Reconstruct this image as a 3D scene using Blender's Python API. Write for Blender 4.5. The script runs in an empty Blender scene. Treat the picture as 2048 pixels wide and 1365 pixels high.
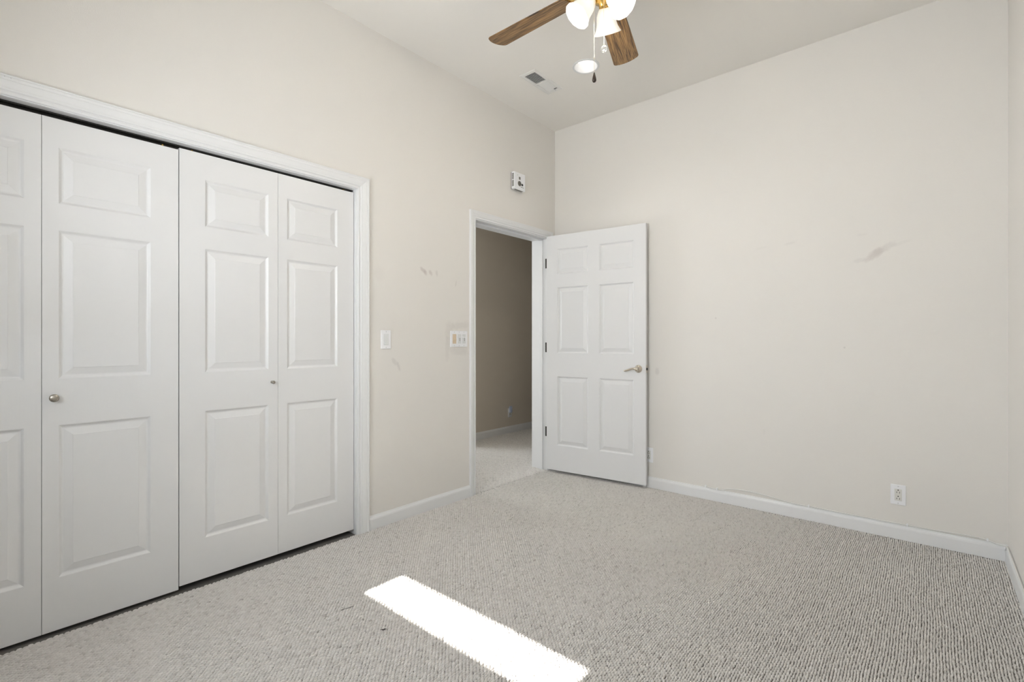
import bpy, math, random
import numpy as np
from mathutils import Vector, Matrix

S = bpy.context.scene
COL = S.collection
PI = math.pi
rad = math.radians

# ------------------------------------------------------------------ camera
cam_d = bpy.data.cameras.new('camera')
cam_d.sensor_fit = 'HORIZONTAL'
cam_d.sensor_width = 36.0
cam_d.lens = 974.0 / 2048.0 * 36.0
cam_d.clip_start = 0.01
cam = bpy.data.objects.new('camera', cam_d)
COL.objects.link(cam)
cam.location = (2.544, 0.0, 1.13)
cam.rotation_euler = (PI / 2, 0, rad(40.606))
S.camera = cam

# ------------------------------------------------------------------ exposure, sky, sun, daylight
S.view_settings.view_transform = 'Standard'
S.view_settings.look = 'None'
S.view_settings.gamma = 1.0
S.view_settings.use_curve_mapping = False
S.view_settings.exposure = 0.0
S.cycles.sample_clamp_indirect = 0.0

w = bpy.data.worlds.new('sky')
S.world = w
w.use_nodes = True
wb = w.node_tree.nodes['Background']
SKY = 8.0
wt_ = w.node_tree
_g = wt_.nodes.new('ShaderNodeNewGeometry')
_s = wt_.nodes.new('ShaderNodeSeparateXYZ')
_m = wt_.nodes.new('ShaderNodeMapRange')
_m.inputs['From Min'].default_value = -0.02
_m.inputs['From Max'].default_value = 0.06
_c = wt_.nodes.new('ShaderNodeMix')
_c.data_type = 'RGBA'
_c.inputs[6].default_value = (0.16, 0.15, 0.13, 1)      # ground and fences
_c.inputs[7].default_value = (0.80, 0.90, 1.0, 1)       # bright sky
_n = wt_.nodes.new('ShaderNodeTexCoord')
wt_.links.new(_n.outputs['Generated'], _s.inputs[0])
wt_.links.new(_s.outputs[2], _m.inputs['Value'])
wt_.links.new(_m.outputs[0], _c.inputs[0])
wt_.links.new(_c.outputs[2], wb.inputs[0])
wb.inputs[1].default_value = SKY


def light(name, kind, loc, energy, color, rot=(0, 0, 0), **kw):
    d = bpy.data.lights.new(name, kind)
    d.energy = energy
    d.color = color
    for k, v in kw.items():
        setattr(d, k, v)
    o = bpy.data.objects.new(name, d)
    COL.objects.link(o)
    o.location = loc
    o.rotation_euler = rot
    return o


SUN_EL = 33.0
FW0 = -0.45
light('sun', 'SUN', (1.1, -6, 5), 60.0, (1.0, 0.985, 0.96), (rad(90 - SUN_EL), 0, 0), angle=rad(0.7))
# daylight of the shaded window behind the camera, then one added fill lamp
light('window_fill', 'AREA', (1.137, -0.40, 1.62), 14.8, (0.97, 0.985, 1.0), (rad(110), 0, 0),
      shape='RECTANGLE', size=1.04, size_y=1.05, spread=rad(120))
light('window_skylight', 'AREA', (1.137, -0.40, 1.62), 7.0, (0.84, 0.92, 1.0), (rad(84), 0, 0),
      shape='RECTANGLE', size=1.04, size_y=1.05, spread=rad(128))
light('window_fill', 'AREA', (2.25, -0.40, 1.62), 14.0, (0.90, 0.95, 1.0), (rad(90), 0, 0),
      shape='RECTANGLE', size=0.9, size_y=1.05)  # added fill lamp, housed in an invented second window
# sampling portal for the sky seen through the window gap
light('window_portal', 'AREA', (1.137, FW0 - 0.10, 1.62), 1.0, (1, 1, 1), (rad(90), 0, 0),
      shape='RECTANGLE', size=1.04, size_y=1.06).data.cycles.is_portal = True
# daylight of the room across the hall
light('hall_daylight', 'AREA', (-2.93, 2.45, 1.4), 50.0, (0.87, 0.935, 1.0), (PI / 2, 0, -PI / 2),
      shape='RECTANGLE', size=0.8, size_y=1.2)

# ------------------------------------------------------------------ dimensions
D = 3.558          # back wall
H = 3.004          # ceiling
RW = 2.850         # right wall
FW = -0.45         # window wall
WT = 0.17          # thickness of the left wall


# ------------------------------------------------------------------ materials
def mat(name, color=(0.8, 0.8, 0.8), rough=0.5, metal=0.0, **kw):
    m = bpy.data.materials.new(name)
    m.use_nodes = True
    b = m.node_tree.nodes['Principled BSDF']
    b.inputs['Base Color'].default_value = (*color, 1)
    b.inputs['Roughness'].default_value = rough
    b.inputs['Metallic'].default_value = metal
    for k, v in kw.items():
        b.inputs[k].default_value = v
    return m


class NT:
    def __init__(s, m):
        s.t = m.node_tree
        s.b = s.t.nodes['Principled BSDF']

    def n(s, typ, **kw):
        x = s.t.nodes.new(typ)
        for k, v in kw.items():
            setattr(x, k, v)
        return x

    def l(s, a, b):
        s.t.links.new(a, b)

    def math(s, op, a, b=None, c=None, clamp=False):
        x = s.n('ShaderNodeMath', operation=op, use_clamp=clamp)
        for i, v in enumerate((a, b, c)):
            if v is None:
                continue
            if isinstance(v, (int, float)):
                x.inputs[i].default_value = v
            else:
                s.l(v, x.inputs[i])
        return x.outputs[0]

    def mix(s, f, a, b):
        x = s.n('ShaderNodeMix', data_type='RGBA')
        for sock, v in ((x.inputs[0], f), (x.inputs[6], a), (x.inputs[7], b)):
            if isinstance(v, (int, float)):
                sock.default_value = v
            elif isinstance(v, tuple):
                sock.default_value = (*v, 1)
            else:
                s.l(v, sock)
        return x.outputs[2]

    def pos(s):
        return s.n('ShaderNodeNewGeometry').outputs['Position']

    def objc(s):
        return s.n('ShaderNodeTexCoord').outputs['Object']

    def noise(s, vec, scale, detail=2.0, rough=0.5, dist=0.0):
        x = s.n('ShaderNodeTexNoise')
        x.inputs['Scale'].default_value = scale
        x.inputs['Detail'].default_value = detail
        x.inputs['Roughness'].default_value = rough
        x.inputs['Distortion'].default_value = dist
        s.l(vec, x.inputs['Vector'])
        return x.outputs['Fac']

    def bump(s, h, strength, dist):
        x = s.n('ShaderNodeBump')
        x.inputs['Strength'].default_value = strength
        x.inputs['Distance'].default_value = dist
        s.l(h, x.inputs['Height'])
        s.l(x.outputs[0], s.b.inputs['Normal'])


def wall_paint(name, color, stains=(), axis='x'):
    """painted drywall with a fine orange-peel texture; stains = (u, z, ru, rz, angle, strength, tint)"""
    m = mat(name, color, 0.62)
    q = NT(m)
    p = q.pos()
    h = q.noise(p, 210.0, 2.0, 0.55)
    q.bump(h, 0.10, 0.004)
    base = q.mix(q.math('MULTIPLY', q.noise(p, 1.6, 3.0), 0.10), color, tuple(c * 0.90 for c in color))
    if stains:
        sep = q.n('ShaderNodeSeparateXYZ')
        q.l(p, sep.inputs[0])
        U = sep.outputs[0] if axis == 'x' else sep.outputs[1]
        Z = sep.outputs[2]
        ns = q.noise(p, 34.0, 3.0, 0.6)
        nsb = q.math('MULTIPLY', q.math('SUBTRACT', ns, 0.5), 1.1)
        for (u, z, ru, rz, a, st, tint) in stains:
            du = q.math('SUBTRACT', U, u)
            dz = q.math('SUBTRACT', Z, z)
            ca, sa = math.cos(rad(a)), math.sin(rad(a))
            e1 = q.math('DIVIDE', q.math('ADD', q.math('MULTIPLY', du, ca), q.math('MULTIPLY', dz, sa)), ru)
            e2 = q.math('DIVIDE', q.math('SUBTRACT', q.math('MULTIPLY', dz, ca), q.math('MULTIPLY', du, sa)), rz)
            r = q.math('SQRT', q.math('ADD', q.math('MULTIPLY', e1, e1), q.math('MULTIPLY', e2, e2)))
            r = q.math('ADD', r, nsb)
            f = q.math('MULTIPLY', q.math('SUBTRACT', 1.15, r, clamp=True), st * 1.6)
            f = q.math('MINIMUM', f, st)
            base = q.mix(f, base, tint)
    q.l(base, q.b.inputs['Base Color'])
    return m


WALL = (0.768, 0.740, 0.694)
GREY = (0.40, 0.365, 0.34)
PINK = (0.43, 0.36, 0.335)
stains_left = [
    (2.062, 1.600, 0.030, 0.014, -35, 0.40, PINK), (2.085, 1.585, 0.020, 0.014, -70, 0.36, PINK),
    (2.128, 1.588, 0.020, 0.014, -50, 0.36, PINK), (2.182, 1.588, 0.012, 0.022, 10, 0.22, GREY),
    (2.358, 1.535, 0.006, 0.026, -12, 0.22, GREY),
    (1.835, 1.000, 0.030, 0.016, -50, 0.22, GREY), (1.868, 0.970, 0.012, 0.034, 20, 0.24, GREY),
    (2.300, 1.190, 0.045, 0.090, 0, 0.13, GREY), (2.400, 1.240, 0.11, 0.028, 6, 0.16, GREY),
    (2.390, 1.060, 0.10, 0.035, -6, 0.15, GREY), (2.275, 1.080, 0.022, 0.10, 0, 0.12, GREY),
    (1.725, 1.545, 0.05, 0.05, 0, 0.05, GREY),
]
stains_back = [
    (2.300, 1.640, 0.062, 0.024, 38, 0.30, PINK), (2.345, 1.668, 0.070, 0.022, 30, 0.16, GREY),
    (2.225, 1.612, 0.035, 0.014, 10, 0.12, GREY), (2.42, 1.69, 0.050, 0.012, 15, 0.07, GREY),
    (1.86, 1.762, 0.035, 0.010, 8, 0.10, GREY), (1.69, 1.752, 0.045, 0.008, 5, 0.06, GREY),
    (2.24, 1.765, 0.03, 0.008, 0, 0.07, GREY), (1.705, 0.52, 0.010, 0.020, 0, 0.06, GREY),
    (1.395, 1.292, 0.008, 0.008, 0, 0.22, GREY), (2.152, 1.09, 0.006, 0.006, 0, 0.3, GREY),
    (0.960, 0.895, 0.020, 0.030, 0, 0.22, GREY),
]
M_wall = wall_paint('beige_wall_paint', WALL)
M_wall_left = wall_paint('beige_wall_paint_scuffed', WALL, stains_left, 'y')
M_wall_back = wall_paint('beige_wall_paint_smudged', WALL, stains_back, 'x')
M_ceil = wall_paint('beige_ceiling_paint', (0.860, 0.833, 0.785))
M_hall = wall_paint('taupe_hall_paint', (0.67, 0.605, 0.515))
M_white = mat('white_semigloss_paint', (0.78, 0.78, 0.775), 0.38)
M_door = mat('white_door_paint', (0.755, 0.752, 0.745), 0.36)
q = NT(M_door)
pp = q.objc()
mp = q.n('ShaderNodeMapping')
mp.inputs['Scale'].default_value = (140, 140, 6)
q.l(pp, mp.inputs[0])
q.bump(q.noise(mp.outputs[0], 1.0, 2.0), 0.05, 0.002)
M_vent = mat('beige_painted_register', (0.78, 0.765, 0.735), 0.5)
M_dark = mat('dark_cavity', (0.02, 0.018, 0.016), 0.8)
M_duct = mat('duct_metal', (0.10, 0.09, 0.08), 0.6)
M_plate = mat('white_plastic', (0.86, 0.86, 0.87), 0.35)
M_device = mat('device_white_plastic', (0.74, 0.75, 0.74), 0.35)
M_almond = mat('almond_plastic', (0.70, 0.57, 0.41), 0.4)
M_ivory = mat('warm_white_plastic', (0.72, 0.71, 0.66), 0.4)
M_slot = mat('slot_black', (0.012, 0.012, 0.012), 0.6)
M_screw = mat('screw_grey', (0.58, 0.58, 0.58), 0.4, 0.2)
M_grille = mat('grille_grey_plastic', (0.20, 0.185, 0.16), 0.6)
M_brass = mat('polished_brass', (0.80, 0.52, 0.16), 0.22, 1.0)
M_nickel = mat('polished_nickel', (0.72, 0.66, 0.57), 0.16, 1.0)
M_knob = mat('satin_nickel', (0.42, 0.39, 0.34), 0.3, 1.0)
M_bronze = mat('dark_hinge_metal', (0.035, 0.032, 0.028), 0.45, 0.6)
M_black = mat('black_plastic', (0.015, 0.015, 0.015), 0.35)
M_cable = mat('white_cable_jacket', (0.74, 0.73, 0.70), 0.45)
M_chain = mat('pale_brass_chain', (0.70, 0.62, 0.48), 0.35, 0.7)
M_fob = mat('dark_wood_fob', (0.030, 0.018, 0.012), 0.22)
M_fibre = mat('dark_lint', (0.05, 0.045, 0.04), 0.9)
M_blue = mat('pale_blue_translucent_plastic', (0.50, 0.57, 0.74), 0.3)
M_crystal = mat('clear_glass', (0.95, 0.95, 0.93), 0.04, 0.0)
M_crystal.node_tree.nodes['Principled BSDF'].inputs['Transmission Weight'].default_value = 0.85
M_crystal.node_tree.nodes['Principled BSDF'].inputs['IOR'].default_value = 1.5

# wood of the fan blades: long dark grain along local x
M_wood = mat('walnut_blade_veneer', (0.2, 0.12, 0.05), 0.42)
q = NT(M_wood)
oc = q.objc()
rnd = q.n('ShaderNodeObjectInfo').outputs['Random']
off = q.n('ShaderNodeVectorMath', operation='ADD')
cmb = q.n('ShaderNodeCombineXYZ')
q.l(q.math('MULTIPLY', rnd, 17.0), cmb.inputs[0])
q.l(q.math('MULTIPLY', rnd, 5.0), cmb.inputs[1])
q.l(oc, off.inputs[0])
q.l(cmb.outputs[0], off.inputs[1])
mp = q.n('ShaderNodeMapping')
mp.inputs['Scale'].default_value = (2.4, 40.0, 1.0)
q.l(off.outputs[0], mp.inputs[0])
g1 = q.noise(mp.outputs[0], 1.6, 4.0, 0.6, 1.5)
mp2 = q.n('ShaderNodeMapping')
mp2.inputs['Scale'].default_value = (5.0, 150.0, 1.0)
q.l(off.outputs[0], mp2.inputs[0])
g2 = q.noise(mp2.outputs[0], 2.0, 3.0, 0.6, 0.3)
gg = q.math('ADD', q.math('MULTIPLY', g1, 0.62), q.math('MULTIPLY', g2, 0.38))
ramp = q.n('ShaderNodeValToRGB')
q.l(gg, ramp.inputs[0])
cr = ramp.color_ramp
cr.elements[0].position = 0.37
cr.elements[0].color = (0.028, 0.014, 0.006, 1)
cr.elements[1].position = 0.60
cr.elements[1].color = (0.40, 0.235, 0.095, 1)
e = cr.elements.new(0.47)
e.color = (0.165, 0.088, 0.032, 1)
q.l(ramp.outputs[0], q.b.inputs['Base Color'])

# frosted glass of the lit lamp shades, and the lit bulbs
M_shade = mat('lit_frosted_glass', (0.95, 0.93, 0.88), 0.35)
b = M_shade.node_tree.nodes['Principled BSDF']
b.inputs['Emission Color'].default_value = (1.0, 0.93, 0.80, 1)
b.inputs['Emission Strength'].default_value = 0.42
b.inputs['Transmission Weight'].default_value = 0.0
M_bulb = mat('lit_bulb', (1, 1, 1), 0.4)
b = M_bulb.node_tree.nodes['Principled BSDF']
b.inputs['Emission Color'].default_value = (1.0, 0.90, 0.74, 1)
b.inputs['Emission Strength'].default_value = 6.0
M_lens = mat('lit_downlight_lens', (1, 1, 1), 0.4)
b = M_lens.node_tree.nodes['Principled BSDF']
b.inputs['Emission Color'].default_value = (1.0, 0.95, 0.86, 1)
b.inputs['Emission Strength'].default_value = 1.6

# carpet loops: one tint per loop
M_carpet = mat('berber_loop_pile', (0.5, 0.48, 0.45), 0.95)
q = NT(M_carpet)
at = q.n('ShaderNodeAttribute', attribute_name='tint')
ramp = q.n('ShaderNodeValToRGB')
cr = ramp.color_ramp
cr.elements[0].position = 0.0
cr.elements[0].color = (0.49, 0.455, 0.42, 1)
cr.elements[1].position = 1.0
cr.elements[1].color = (0.89, 0.86, 0.82, 1)
e = cr.elements.new(0.45)
e.color = (0.745, 0.713, 0.674, 1)
q.l(at.outputs['Fac'], ramp.inputs[0])
pp = q.pos()
fz = q.noise(pp, 620.0, 3.0, 0.65)
q.l(q.mix(q.math('MULTIPLY', fz, 0.34), ramp.outputs[0], (0.36, 0.335, 0.305)), q.b.inputs['Base Color'])
q.bump(fz, 0.45, 0.0018)
M_backing = mat('carpet_backing', (0.15, 0.137, 0.125), 0.95)

# translucent roller shade
M_rshade = bpy.data.materials.new('white_roller_shade_cloth')
M_rshade.use_nodes = True
t = M_rshade.node_tree
t.nodes.clear()
o_ = t.nodes.new('ShaderNodeOutputMaterial')
mx = t.nodes.new('ShaderNodeMixShader')
d_ = t.nodes.new('ShaderNodeBsdfDiffuse')
tr = t.nodes.new('ShaderNodeBsdfTranslucent')
d_.inputs[0].default_value = (0.8, 0.8, 0.8, 1)
tr.inputs[0].default_value = (0.8, 0.82, 0.85, 1)
mx.inputs[0].default_value = 0.25
t.links.new(d_.outputs[0], mx.inputs[1])
t.links.new(tr.outputs[0], mx.inputs[2])
t.links.new(mx.outputs[0], o_.inputs[0])
# window pane: mostly clear, a little reflection
M_pane = bpy.data.materials.new('window_glass')
M_pane.use_nodes = True
t = M_pane.node_tree
t.nodes.clear()
o_ = t.nodes.new('ShaderNodeOutputMaterial')
mx = t.nodes.new('ShaderNodeMixShader')
d_ = t.nodes.new('ShaderNodeBsdfTransparent')
tr = t.nodes.new('ShaderNodeBsdfGlossy')
tr.inputs['Roughness'].default_value = 0.02
mx.inputs[0].default_value = 0.06
t.links.new(d_.outputs[0], mx.inputs[1])
t.links.new(tr.outputs[0], mx.inputs[2])
t.links.new(mx.outputs[0], o_.inputs[0])


# ------------------------------------------------------------------ mesh helpers
class MB:
    def __init__(s):
        s.v, s.f = [], []

    def add(s, vs, fs, M=None):
        k = len(s.v)
        s.v += [tuple(M @ Vector(p)) if M else tuple(p) for p in vs]
        s.f += [tuple(i + k for i in f) for f in fs]
        return s

    def box(s, x0, x1, y0, y1, z0, z1, M=None):
        vs = [(x, y, z) for x in (x0, x1) for y in (y0, y1) for z in (z0, z1)]
        fs = [(0, 1, 3, 2), (4, 6, 7, 5), (0, 4, 5, 1), (2, 3, 7, 6), (0, 2, 6, 4), (1, 5, 7, 3)]
        return s.add(vs, fs, M)

    def lathe(s, prof, seg=24, M=None):
        """prof = (r, z) list around local z"""
        vs, fs = [], []
        n = len(prof)
        for i in range(seg):
            a = 2 * PI * i / seg
            for r, z in prof:
                vs.append((r * math.cos(a), r * math.sin(a), z))
        for i in range(seg):
            j = (i + 1) % seg
            for k in range(n - 1):
                fs.append((i * n + k, j * n + k, j * n + k + 1, i * n + k + 1))
        k0 = len(vs)
        if prof[0][0] > 1e-6:
            fs.append(tuple(i * n for i in range(seg))[::-1])
        if prof[-1][0] > 1e-6:
            fs.append(tuple(i * n + n - 1 for i in range(seg)))
        return s.add(vs, fs, M)

    def shell(s, prof, seg=32, M=None):
        """open surface of revolution"""
        vs, fs = [], []
        n = len(prof)
        for i in range(seg):
            a = 2 * PI * i / seg
            for r, z in prof:
                vs.append((r * math.cos(a), r * math.sin(a), z))
        for i in range(seg):
            j = (i + 1) % seg
            for k in range(n - 1):
                fs.append((i * n + k, j * n + k, j * n + k + 1, i * n + k + 1))
        return s.add(vs, fs, M)

    def tube(s, pts, r, seg=8, closed_ends=True):
        pts = [Vector(p) for p in pts]
        rr = r if isinstance(r, (list, tuple)) else [r] * len(pts)
        vs, fs = [], []
        up = Vector((0, 0, 1))
        for i, p in enumerate(pts):
            a = pts[max(i - 1, 0)]
            b_ = pts[min(i + 1, len(pts) - 1)]
            d = (b_ - a).normalized()
            x = d.cross(up)
            if x.length < 1e-4:
                x = d.cross(Vector((1, 0, 0)))
            x.normalize()
            y = x.cross(d)
            for k in range(seg):
                t_ = 2 * PI * k / seg
                vs.append(p + x * (rr[i] * math.cos(t_)) + y * (rr[i] * math.sin(t_)))
        for i in range(len(pts) - 1):
            for k in range(seg):
                l = (k + 1) % seg
                fs.append((i * seg + k, i * seg + l, (i + 1) * seg + l, (i + 1) * seg + k))
        if closed_ends:
            fs.append(tuple(range(seg))[::-1])
            fs.append(tuple((len(pts) - 1) * seg + k for k in range(seg)))
        return s.add(vs, fs)

    def build(s, name, m, parent=None, smooth=False, bevel=0.0, seg=2):
        me = bpy.data.meshes.new(name)
        me.from_pydata([tuple(p) for p in s.v], [], s.f)
        import bmesh
        bm = bmesh.new()
        bm.from_mesh(me)
        bmesh.ops.recalc_face_normals(bm, faces=bm.faces)
        bm.to_mesh(me)
        bm.free()
        me.materials.append(m)
        if smooth:
            for p in me.polygons:
                p.use_smooth = True
        me.update()
        o = bpy.data.objects.new(name, me)
        COL.objects.link(o)
        if parent:
            o.parent = parent
        if bevel:
            md = o.modifiers.new('edge_rounding', 'BEVEL')
            md.width = bevel
            md.segments = seg
            md.limit_method = 'ANGLE'
            md.angle_limit = rad(40)
        return o


def thing(name, label=None, cat=None, loc=(0, 0, 0), rotz=0.0, group=None, kind=None):
    o = bpy.data.objects.new(name, None)
    o.empty_display_size = 0.05
    COL.objects.link(o)
    o.location = loc
    o.rotation_euler = (0, 0, rotz)
    return tag(o, label, cat, group, kind)


def tag(o, label=None, cat=None, group=None, kind=None):
    if label:
        o['label'] = label
    if cat:
        o['category'] = cat
    if group:
        o['group'] = group
    if kind:
        o['kind'] = kind
    return o


def struct(o):
    o['kind'] = 'structure'
    return o


def smoothstep(a, b_, x):
    t_ = min(1, max(0, (x - a) / (b_ - a)))
    return t_ * t_ * (3 - 2 * t_)


# ------------------------------------------------------------------ shell of the room
CL0, CL1, CLT = -0.207, 1.572, 2.022     # closet opening
DO0, DO1, DOT = 2.552, 3.447, 2.030      # bedroom doorway

m = MB()
m.box(-WT, 0, FW - 0.15, CL0, 0 - 0.01, 3.2)
m.box(-WT, 0, CL0, CL1, CLT, 3.2)
m.box(-WT, 0, CL1, DO0, -0.01, 3.2)
m.box(-WT, 0, DO0, DO1, DOT, 3.2)
m.box(-WT, 0, DO1, D, -0.01, 3.2)
struct(m.build('wall_left', M_wall_left))
struct(MB().box(-WT, RW + 0.15, D, D + 0.15, -0.01, 3.2).build('wall_back', M_wall_back))
struct(MB().box(RW, RW + 0.15, FW - 0.15, D, -0.01, 3.2).build('wall_right', M_wall))
WX0, WX1, WZ0, WZ1 = 0.618, 1.652, 1.096, 2.15
WX2, WX3 = 1.80, 2.70  # opening of the added second window
m = MB()
m.box(0, WX0, FW - 0.15, FW, -0.01, 3.2)
m.box(WX1, WX2, FW - 0.15, FW, -0.01, 3.2)
m.box(WX3, RW, FW - 0.15, FW, -0.01, 3.2)
for wa, wb_ in ((WX0, WX1), (WX2, WX3)):
    m.box(wa, wb_, FW - 0.15, FW, -0.01, WZ0)
    m.box(wa, wb_, FW - 0.15, FW, WZ1, 3.2)
struct(m.build('wall_front', M_wall))

# ceiling with the round hole of the downlight and the duct opening of the register
RC = (0.765, 2.850)
VX0, VX1, VY0, VY1 = 0.369, 0.459, 2.676, 2.954
xs = sorted([0, VX0, VX1, RC[0] - .1, RC[0] + .1, RW])
ys = sorted([FW, VY0, VY1, RC[1] - .1, RC[1] + .1, D])
# the two openings overlap in y, so cut the ceiling in two strips in x
m = MB()


def quad(x0, x1, y0, y1):
    m.add([(x0, y0, H), (x1, y0, H), (x1, y1, H), (x0, y1, H)], [(0, 3, 2, 1)])


for (x0, x1, hx0, hx1, hy0, hy1) in ((0, 0.6, VX0, VX1, VY0, VY1),
                                     (0.6, RW, RC[0] - .1, RC[0] + .1, RC[1] - .1, RC[1] + .1)):
    quad(x0, hx0, FW, D)
    quad(hx1, x1, FW, D)
    quad(hx0, hx1, FW, hy0)
    quad(hx0, hx1, hy1, D)
N = 48
for i in range(N):
    a0, a1 = 2 * PI * i / N, 2 * PI * (i + 1) / N

    def sq(a):
        c, s_ = math.cos(a), math.sin(a)
        k = 0.1 / max(abs(c), abs(s_))
        return (RC[0] + k * c, RC[1] + k * s_, H)

    def ci(a):
        return (RC[0] + 0.080 * math.cos(a), RC[1] + 0.080 * math.sin(a), H)
    m.add([sq(a0), sq(a1), ci(a1), ci(a0)], [(0, 1, 2, 3)])
ceil_o = struct(m.build('ceiling', M_ceil))
struct(MB().box(-WT, RW + .15, FW - .15, D + .15, 3.2, 3.3).build('roof_slab', M_ceil))
bpy.data.objects['roof_slab'].name = 'ceiling'

# floor slab below the carpet
m = MB().box(-3.2, RW + .15, FW - .15, 6.2, -0.12, -0.0078)
struct(m.build('floor', M_backing))


# carpet loops, real geometry: staggered rows of little domes
def carpet(name, x0, x1, y0, y1, gx, gy, swap, seed, creases=()):
    rng = np.random.default_rng(seed)
    if swap:
        nx, ny = int((x1 - x0) / gy), int((y1 - y0) / gx)
        I, J = np.meshgrid(np.arange(nx + 1), np.arange(ny), indexing='ij')
        cx = x0 + (I + 0.5 * (J % 2)) * gy
        cy = y0 + (J + 0.5) * gx
        rx, ry = gy * 0.57, gx * 0.475
    else:
        nx, ny = int((x1 - x0) / gx), int((y1 - y0) / gy)
        I, J = np.meshgrid(np.arange(nx), np.arange(ny + 1), indexing='ij')
        cx = x0 + (I + 0.5) * gx
        cy = y0 + (J + 0.5 * (I % 2)) * gy
        rx, ry = gx * 0.475, gy * 0.57
    cx, cy = cx.ravel(), cy.ravel()
    keep = (cx > x0 + rx * .8) & (cx < x1 - rx * .8) & (cy > y0 + ry * .8) & (cy < y1 - ry * .8)
    cx, cy = cx[keep], cy[keep]
    n = len(cx)
    jx = rng.normal(0, gx * 0.06, n)
    jy = rng.normal(0, gy * 0.05, n)
    # slow wander of the rows
    cxj = cx + jx + 0.0022 * np.sin(cy * 5.1 + 1.3) + 0.0013 * np.sin(cy * 17.0 + cx * 3)
    cyj = cy + jy + 0.0025 * np.sin(cx * 6.3 + 0.4)
    hgt = 0.0082 * (1 + rng.normal(0, 0.10, n))
    sc = 1 + rng.normal(0, 0.07, n)
    tint = np.clip(0.5 + rng.normal(0, 0.11, n), 0, 1)
    # a few paler and darker threads, and slow traffic wear
    tint += 0.02 * np.sin(cx * 2.1 + cy * 1.3) + 0.02 * np.sin(cx * 7 - cy * 5)
    drk = rng.random(n) < 0.02
    tint[drk] -= 0.25
    for (ax, ay, bx, by, wd) in creases:
        d = np.array([bx - ax, by - ay])
        L = np.hypot(*d)
        t_ = np.clip(((cx - ax) * d[0] + (cy - ay) * d[1]) / L ** 2, 0, 1)
        dist = np.hypot(cx - ax - t_ * d[0], cy - ay - t_ * d[1])
        k = np.exp(-(dist / wd) ** 2)
        hgt *= 1 - 0.42 * k
        sc *= 1 - 0.04 * k
    tint = np.clip(tint, 0, 1)
    seg = 8
    ang = np.arange(seg) * 2 * PI / seg
    rings = [(1.0, 0.0), (0.92, 0.45), (0.62, 0.86)]
    P = np.zeros((n, seg * len(rings) + 1, 3), np.float32)
    lean = rng.normal(0, 0.0010, (n, 2))
    for r_i, (rr, zz) in enumerate(rings):
        sl = slice(r_i * seg, (r_i + 1) * seg)
        P[:, sl, 0] = cxj[:, None] + rx * rr * sc[:, None] * np.cos(ang)[None] + lean[:, :1] * zz
        P[:, sl, 1] = cyj[:, None] + ry * rr * sc[:, None] * np.sin(ang)[None] + lean[:, 1:] * zz
        P[:, sl, 2] = -0.0084 + hgt[:, None] * zz
    P[:, -1, 0] = cxj + lean[:, 0]
    P[:, -1, 1] = cyj + lean[:, 1]
    P[:, -1, 2] = -0.0084 + hgt
    nv = P.shape[1]
    nr = len(rings)
    quads = np.array([(r * seg + k, r * seg + (k + 1) % seg, (r + 1) * seg + (k + 1) % seg, (r + 1) * seg + k) for r in range(nr - 1) for k in range(seg)])
    tris = np.array([((nr - 1) * seg + k, (nr - 1) * seg + (k + 1) % seg, nr * seg) for k in range(seg)])
    base = (np.arange(n) * nv)[:, None, None]
    Q = (quads[None] + base).reshape(n, -1)
    T = (tris[None] + base).reshape(n, -1)
    loops = np.concatenate([Q, T], axis=1).ravel().astype(np.int32)
    cnt = np.tile(np.array([4] * (seg * (nr - 1)) + [3] * seg, np.int32), n)
    starts = np.concatenate([[0], np.cumsum(cnt)[:-1]]).astype(np.int32)
    me = bpy.data.meshes.new(name)
    me.vertices.add(n * nv)
    me.vertices.foreach_set('co', P.ravel())
    me.loops.add(len(loops))
    me.loops.foreach_set('vertex_index', loops)
    me.polygons.add(len(cnt))
    me.polygons.foreach_set('loop_start', starts)
    me.polygons.foreach_set('use_smooth', np.ones(len(cnt), bool))
    a = me.attributes.new('tint', 'FLOAT', 'POINT')
    a.data.foreach_set('value', np.repeat(tint, nv).astype(np.float32))
    me.update(calc_edges=True)
    me.materials.append(M_carpet)
    o = bpy.data.objects.new(name, me)
    COL.objects.link(o)
    return o


creases = [(0.93, 3.30, 1.03, 3.50, .010), (1.06, 3.33, 1.13, 3.47, .010), (1.40, 3.02, 1.46, 3.40, .012),
           (1.56, 2.95, 1.64, 3.26, .014), (2.02, 3.30, 2.09, 3.50, .010), (0.60, 3.06, 0.72, 3.2, .012),
           (1.10, 2.7, 1.2, 3.0, .02), (1.75, 2.75, 1.8, 3.0, .02)]
c1 = carpet('carpet_pile', 0.0, RW, FW, D, 0.0088, 0.0165, False, 3, creases)
tag(c1, 'beige grey looped berber carpet covering the whole bedroom floor', 'carpet', kind='stuff')
c2 = carpet('carpet_pile', -1.385, -0.005, DO0 - 0.35, 5.3, 0.0088, 0.0165, True, 5)
tag(c2, 'ribbed beige carpet of the dim hall seen through the doorway', 'carpet', kind='stuff')

# closet interior
m = MB()
m.box(-0.80, -0.72, CL0 - 0.25, CL1 + 0.09, -0.01, 2.6)
m.box(-0.72, -WT, CL0 - 0.25, CL0 - 0.17, -0.01, 2.6)
m.box(-0.72, -WT, CL1 + 0.02, CL1 + 0.09, -0.01, 2.6)
m.box(-0.72, -WT, CL0 - 0.17, CL1 + 0.02, 2.5, 2.6)
struct(m.build('wall_closet', M_hall))

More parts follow.
